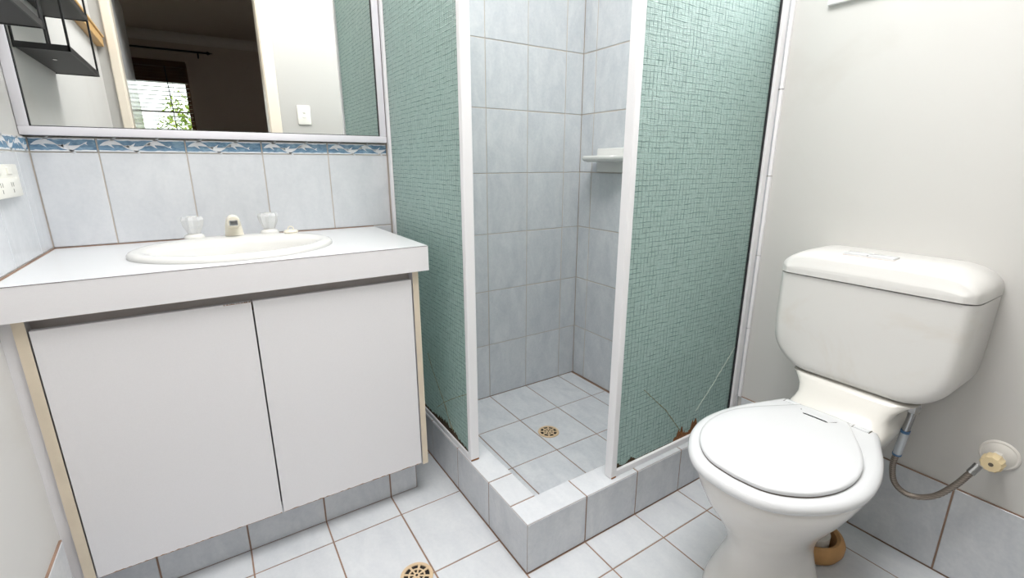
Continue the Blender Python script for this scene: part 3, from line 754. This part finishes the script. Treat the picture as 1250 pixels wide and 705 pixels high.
obj('cistern', loft(rings), 'plastic', toilet, 50)
def lid_outline(x, ins, drop=0.0, low=.7596):
    hw = .2090-ins; top = .824-drop; ry, rz = .082-ins*.4, top-low-.014; pts = [(-hw, low), (-hw, low+.010)]
    for i in range(13):
        a = PI-PI/2*i/12; pts.append((-hw+ry+ry*math.cos(a), low+.014+rz*math.sin(a)))
    pts += [(-.05, top+.0008), (.05, top+.0008)]
    for i in range(13):
        a = PI/2-PI/2*i/12; pts.append((hw-ry+ry*math.cos(a), low+.014+rz*math.sin(a)))
    pts += [(hw, low+.010), (hw, low)]
    return [(x, TY+y, z) for y, z in pts]
lr = [lid_outline(.9235, .005, .003), lid_outline(.917, 0)]
for x, ins, dr in ((.830, 0, .0005), (.800, .0005, .002), (.776, .002, .005), (.763, .004, .0085), (.756, .008, .013), (.7525, .013, .020), (.750, .017, .028), (.7465, .021, .036), (.744, .025, .042), (.743, .030, .045)): lr.append(lid_outline(x, ins, dr))
cl_ = loft(lr)
obj('cistern_lid', cl_, 'plastic', toilet, 50)
for a, b in ((-.284, -.336), (-.338, -.392)):
    obj('flush_button', B((.788, .824, b, a, .818, .8282), bev=.002), 'seat', toilet, 40)
obj('button_gap_shade', B((.7865, .8255, -.3935, -.2825, .818, .8236), bev=.001, seg=1), 'recess', toilet, label='grey plate painted as gap shade around the flush buttons')  # shade of the button gaps put into the plate's colour

def half(pts, n=6):
    return [(p.x, p.y) for p in crom([(a, b, 0) for a, b in pts], n)]
ROTC = Vector((.697, -.352)); RA = math.radians(2.6)
def place(x, y):     # seat frame: slightly skewed seat about its hinge line
    dx, dy = x-ROTC.x, y; c, s = math.cos(RA), math.sin(RA)
    return (ROTC.x+dx*c-dy*s, ROTC.y+dx*s+dy*c)
def outline(hp, z, grow=0.0, cx=.45, sm=True):
    P = hp+[(x, -y) for x, y in hp[::-1] if abs(y) > 1e-6]; out = []; N = len(P)
    for i, (x, y) in enumerate(P):
        x0, y0 = P[i-1]; x1, y1 = P[(i+1) % N]; tx, ty = x1-x0, y1-y0; l = math.hypot(tx, ty) or 1
        nx, ny = ty/l, -tx/l
        if nx*(x-cx)+ny*y < 0: nx, ny = -nx, -ny
        X, Y = place(x+nx*grow, y+ny*grow); out.append((X, Y, z))
    return out
SEAT = half([(.223, 0), (.231, .056), (.255, .098), (.296, .134), (.352, .164), (.420, .180), (.500, .176), (.575, .158), (.640, .134), (.682, .118)], 6)+[(.698, .108), (.700, .06), (.700, 0)]
obj('seat', loft([outline(SEAT, .404, -.010), outline(SEAT, .402, -.004), outline(SEAT, .406, 0), outline(SEAT, .413, .001), outline(SEAT, .420, -.002), outline(SEAT, .4245, -.008), outline(SEAT, .4265, -.016), outline(SEAT, .427, -.030)]), 'seat', toilet, 60)
LID = half([(.250, 0), (.257, .052), (.280, .090), (.320, .123), (.375, .145), (.435, .152), (.495, .144), (.555, .120), (.610, .088), (.648, .066)], 6)+[(.664, .056), (.668, .03), (.668, 0)]
def dome(z, g): return outline(LID, z, g)
obj('seat_lid', loft([dome(.4285, -.003), dome(.4305, 0), dome(.4360, 0), dome(.4385, -.002), dome(.4400, -.008), dome(.4408, -.030), dome(.4412, -.055)]), 'seat', toilet, 60)
obj('lid_gap_shade', loft([dome(.4262, -.0008), dome(.4296, -.0008)]), 'dark_mark', toilet, label='dark sheet painted as shade under the seat lid')  # solid dark sheet, shade between lid and seat put into its colour
for y in (.080, -.080):
    X, Y = place(.676, y)
    obj('hinge', B((X-.006, X+.010, Y-.017, Y+.017, .424, .4292), bev=.0015), 'seat', toilet, 40)
    for q in (-.018, .018): obj('hinge_gap', B((X-.007, X+.011, Y+q-.0007, Y+q+.0007, .4262, .4280)), 'dark_mark', toilet)

# pan: rings from rim to foot
def ring(z, xf, xb, hw, nf=2.0, nb=2.6, mx=None, n=64, cy=None):
    mx = mx if mx is not None else xf+(xb-xf)*.55; out = []; cy = TY if cy is None else cy
    for i in range(n):
        t = 2*PI*i/n; c, s = math.cos(t), math.sin(t); e = nf if c < 0 else nb
        k = (abs(c)**e+abs(s)**e)**(-1/e)
        out.append((mx+(mx-xf if c < 0 else xb-mx)*c*k, cy+hw*s*k, z))
    return out
cyp = lambda z: TY+.009-.024*max(0, min(1, (z-.1)/.3))
prof = [(.404, .240, .680, .158, .45), (.398, .234, .684, .164, .45), (.385, .235, .686, .164, .45), (.365, .242, .686, .160, .45), (.335, .256, .684, .150, .46), (.300, .276, .680, .137, .47), (.262, .304, .672, .121, .49), (.225, .332, .662, .105, .50), (.190, .352, .652, .092, .51), (.160, .364, .645, .084, .51), (.130, .366, .640, .081, .51), (.100, .358, .640, .085, .51), (.065, .340, .645, .096, .50), (.030, .322, .650, .109, .50), (.008, .314, .654, .115, .50), (.0008, .314, .654, .115, .50)]
obj('pan', loft([ring(z, a, b, h, 2.0, 2.3, m, cy=cyp(z)) for z, a, b, h, m in prof]), 'pan', toilet, 70)
def neck():
    R = []
    for z, xf, hw, xb in ((.330, .655, .090, .80), (.375, .660, .108, .86), (.398, .668, .114, .885), (.412, .690, .113, .895), (.424, .706, .108, .90), (.440, .722, .106, .905), (.458, .737, .114, .905), (.474, .748, .129, .905), (.4835, .755, .141, .905)):
        r = []; n = 64; mx = (xf+xb)/2
        for i in range(n):
            t = 2*PI*i/n; c, s = math.cos(t), math.sin(t); k = (abs(c)**7+abs(s)**7)**(-1/7)
            r.append((mx+(xb-xf)/2*c*k, TY-.002+hw*s*k, z))
        R.append(r)
    return loft(R)
obj('cistern_shelf', neck(), 'neck', toilet, 60, label='slightly yellowed ledge under the cistern')
def trap():
    P = crom([(.56, TY-.004, .245), (.640, TY-.004, .230), (.700, TY-.004, .190), (.716, TY-.004, .120), (.720, TY-.004, .075)], 6)
    return tube(P, [.050-.011*i/(len(P)-1) for i in range(len(P))], 24)
obj('trap_outlet', trap(), 'pan', toilet, 60)

# terracotta collar round the outlet
col = thing('pipe_collar', 'terracotta collar on the floor around the outlet pipe behind the toilet', 'pipe collar', (.724, TY-.006, 0))
cc = (.722, TY-.004, 0.0006)
obj('collar', lathe([(.058, 0), (.070, .006), (.079, .024), (.080, .040), (.075, .052), (.066, .057), (.058, .052), (.055, .030), (.055, .004)], cc, n=40, cap0=True, cap1=True), 'terracotta', col, 50)
obj('pipe', lathe([(.043, .005), (.043, .058)], cc, n=32), 'pipe', col, 40)

# stop valve and flexible hose
sv = thing('stop_valve', 'yellowed stop valve with round white flange on the wall right of the toilet', 'valve', (XR, -.631, .379))
VC = (XR, -.631, .379)
obj('flange', lathe([(.036, .0004), (.036, .003), (.033, .0055), (.030, .0050), (.022, .010), (.012, .013)], VC, (-1, 0, 0), 40), 'pipe', sv, 40)
obj('valve_body', lathe([(.0125, .010), (.0125, .030), (.0155, .031), (.0155, .040), (.012, .041), (.012, .046)], VC, (-1, 0, 0), 6), 'pipe', sv)
obj('handle', lathe([(.015, .040), (.0195, .042), (.0205, .048), (.0195, .066), (.017, .069), (.005, .069)], VC, (-1, 0, 0), 48, lobes=12, amp=.035), 'handle', sv, 40)
obj('handle_screw', lathe([(.0045, .0688), (.0045, .0700)], VC, (-1, 0, 0), 14), 'dark_mark', sv)
obj('outlet_stub', tube([(.888, -.634, .379), (.885, -.612, .362)], .0085, 12), 'chrome', sv, 40)
hp = [(.812, -.486, .471), (.815, -.484, .440), (.818, -.479, .400), (.823, -.474, .350), (.830, -.468, .290), (.837, -.479, .240), (.843, -.512, .222), (.852, -.553, .243), (.860, -.583, .290), (.868, -.601, .333), (.880, -.609, .355)]
hose = thing('flexible_hose', 'braided steel water hose looping from the cistern to the stop valve', 'hose', hp[0])
obj('braided_hose', tube(crom(hp, 8), .0070, 14), 'braid', hose, 60)
obj('nut', lathe([(.0135, -.012), (.0135, .008), (.011, .010)], hp[0], (0, 0, 1), 6), 'chrome', hose)
obj('ferrule', tube([hp[0], hp[1], hp[2]], .0085, 14), 'chrome', hose, 50)
sl = obj('label_sleeve', tube(crom([hp[2], (.8195, -.478, .385), (.8225, -.4745, .352), (.825, -.4720, .326)], 4), .0098, 16), plain('silver_label', rgb(198, 204, 210), 0.25, 0.3), hose, 50, label='shiny silver label sleeve with blue ends')
for q, q2 in (((.8178, -.4793, .403), (.8186, -.4787, .396)), ((.8245, -.4724, .331), (.825, -.4720, .326))):
    obj('blue_band', tube([q, q2], .0102, 16), plain('blue_band', rgb(70, 110, 150), 0.4), hose, 50)
obj('end_ferrule', tube([hp[-2], (.875, -.606, .346), hp[-1]], .0088, 14), 'chrome', hose, 50)

# ------------------------------------------------------------------ bedroom contents seen in the mirror
rod = thing('curtain_rod', 'black curtain rod above the bedroom window, seen in the mirror', 'curtain rod', (-.7, BY, 2.225))
obj('rod', tube([(-1.75, BY+.07, 2.222), (-.34, BY+.07, 2.226)], .010, 12), 'wire', rod, 50)
obj('finial', lathe([(.010, 0), (.017, .006), (.019, .016), (.012, .026), (.006, .036), (.003, .060)], (-.34, BY+.07, 2.226), (1, 0, 0), 16), 'wire', rod, 50)
for x in (-1.6, -.42): obj('bracket', tube([(x, BY+.001, 2.18), (x, BY+.03, 2.185), (x, BY+.07, 2.215)], .008, 8), 'wire', rod, 50)
bl = thing('venetian_blind', 'brown timber venetian blind half raised in the bedroom window, seen in the mirror', 'blind', (-1.0, BY, 2.1))
obj('head_rail', B((wx0+.005, wx1-.005, BY+.002, BY+.06, 2.055, 2.118), bev=.004), 'wood', bl)
for i in range(5):
    z = 2.052-.030*i
    obj('slat', B((wx0+.01, wx1-.01, BY+.006, BY+.054, z-.0292, z), bev=.002, seg=1), 'wood', bl)
i = 0; z = 1.895
while z > wz0+.05:
    obj('slat', B((wx0+.01, wx1-.01, BY+.004, BY+.052, z-.0015, z+.0015)), 'slat_white', bl); z -= .043
for x in (wx0+.15, wx1-.15): obj('cord', tube([(x, BY+.055, 1.9), (x, BY+.055, .9)], .002, 6), 'wire', bl)
obj('tilt_cord', tube([(wx1-.20, BY+.066, 2.06), (wx1-.17, BY+.070, 1.05)], .005, 6), 'wire', bl)
# tree outside the bedroom window
tr = thing('garden_tree', 'yellow-green garden tree outside the bedroom window, seen in the mirror', 'tree', (-.75, -5.6, -.2))
obj('trunk', tube([(-.75, -5.6, -.2), (-.72, -5.62, .5), (-.78, -5.58, 1.0), (-.60, -5.6, 1.5)], [.06, .05, .04, .015], 10), 'bark', tr, 60)
bm = bmesh.new()
for i in range(900):
    while True:
        p = Vector((random.uniform(-1, 1), random.uniform(-1, 1), random.uniform(-1, 1)))
        if .35 < p.length < 1: break
    p = Vector((-.68+p.x*.34, -5.6+p.y*.34, 1.30+p.z*.72))
    d = Vector((random.uniform(-1, 1), random.uniform(-1, 1), random.uniform(-.9, .5))).normalized(); u, v = frame_axes(d); L = random.uniform(.07, .13); w = L*.42
    f = u
    a = [p, p+d*L*.4+u*w*.5+v*.006, p+d*L, p+d*L*.4-u*w*.5+v*.006]; vs = [bm.verts.new(q) for q in a]; bm.faces.new(vs)
fo = obj('foliage', bm, 'leaf', tr); fo['kind'] = 'stuff'
struct('floor.002', B((-4, 4, -9, BY-.1, -.4, -.2)), plain('lawn', rgb(120, 140, 80), .95), 'ground outside the bedroom window')
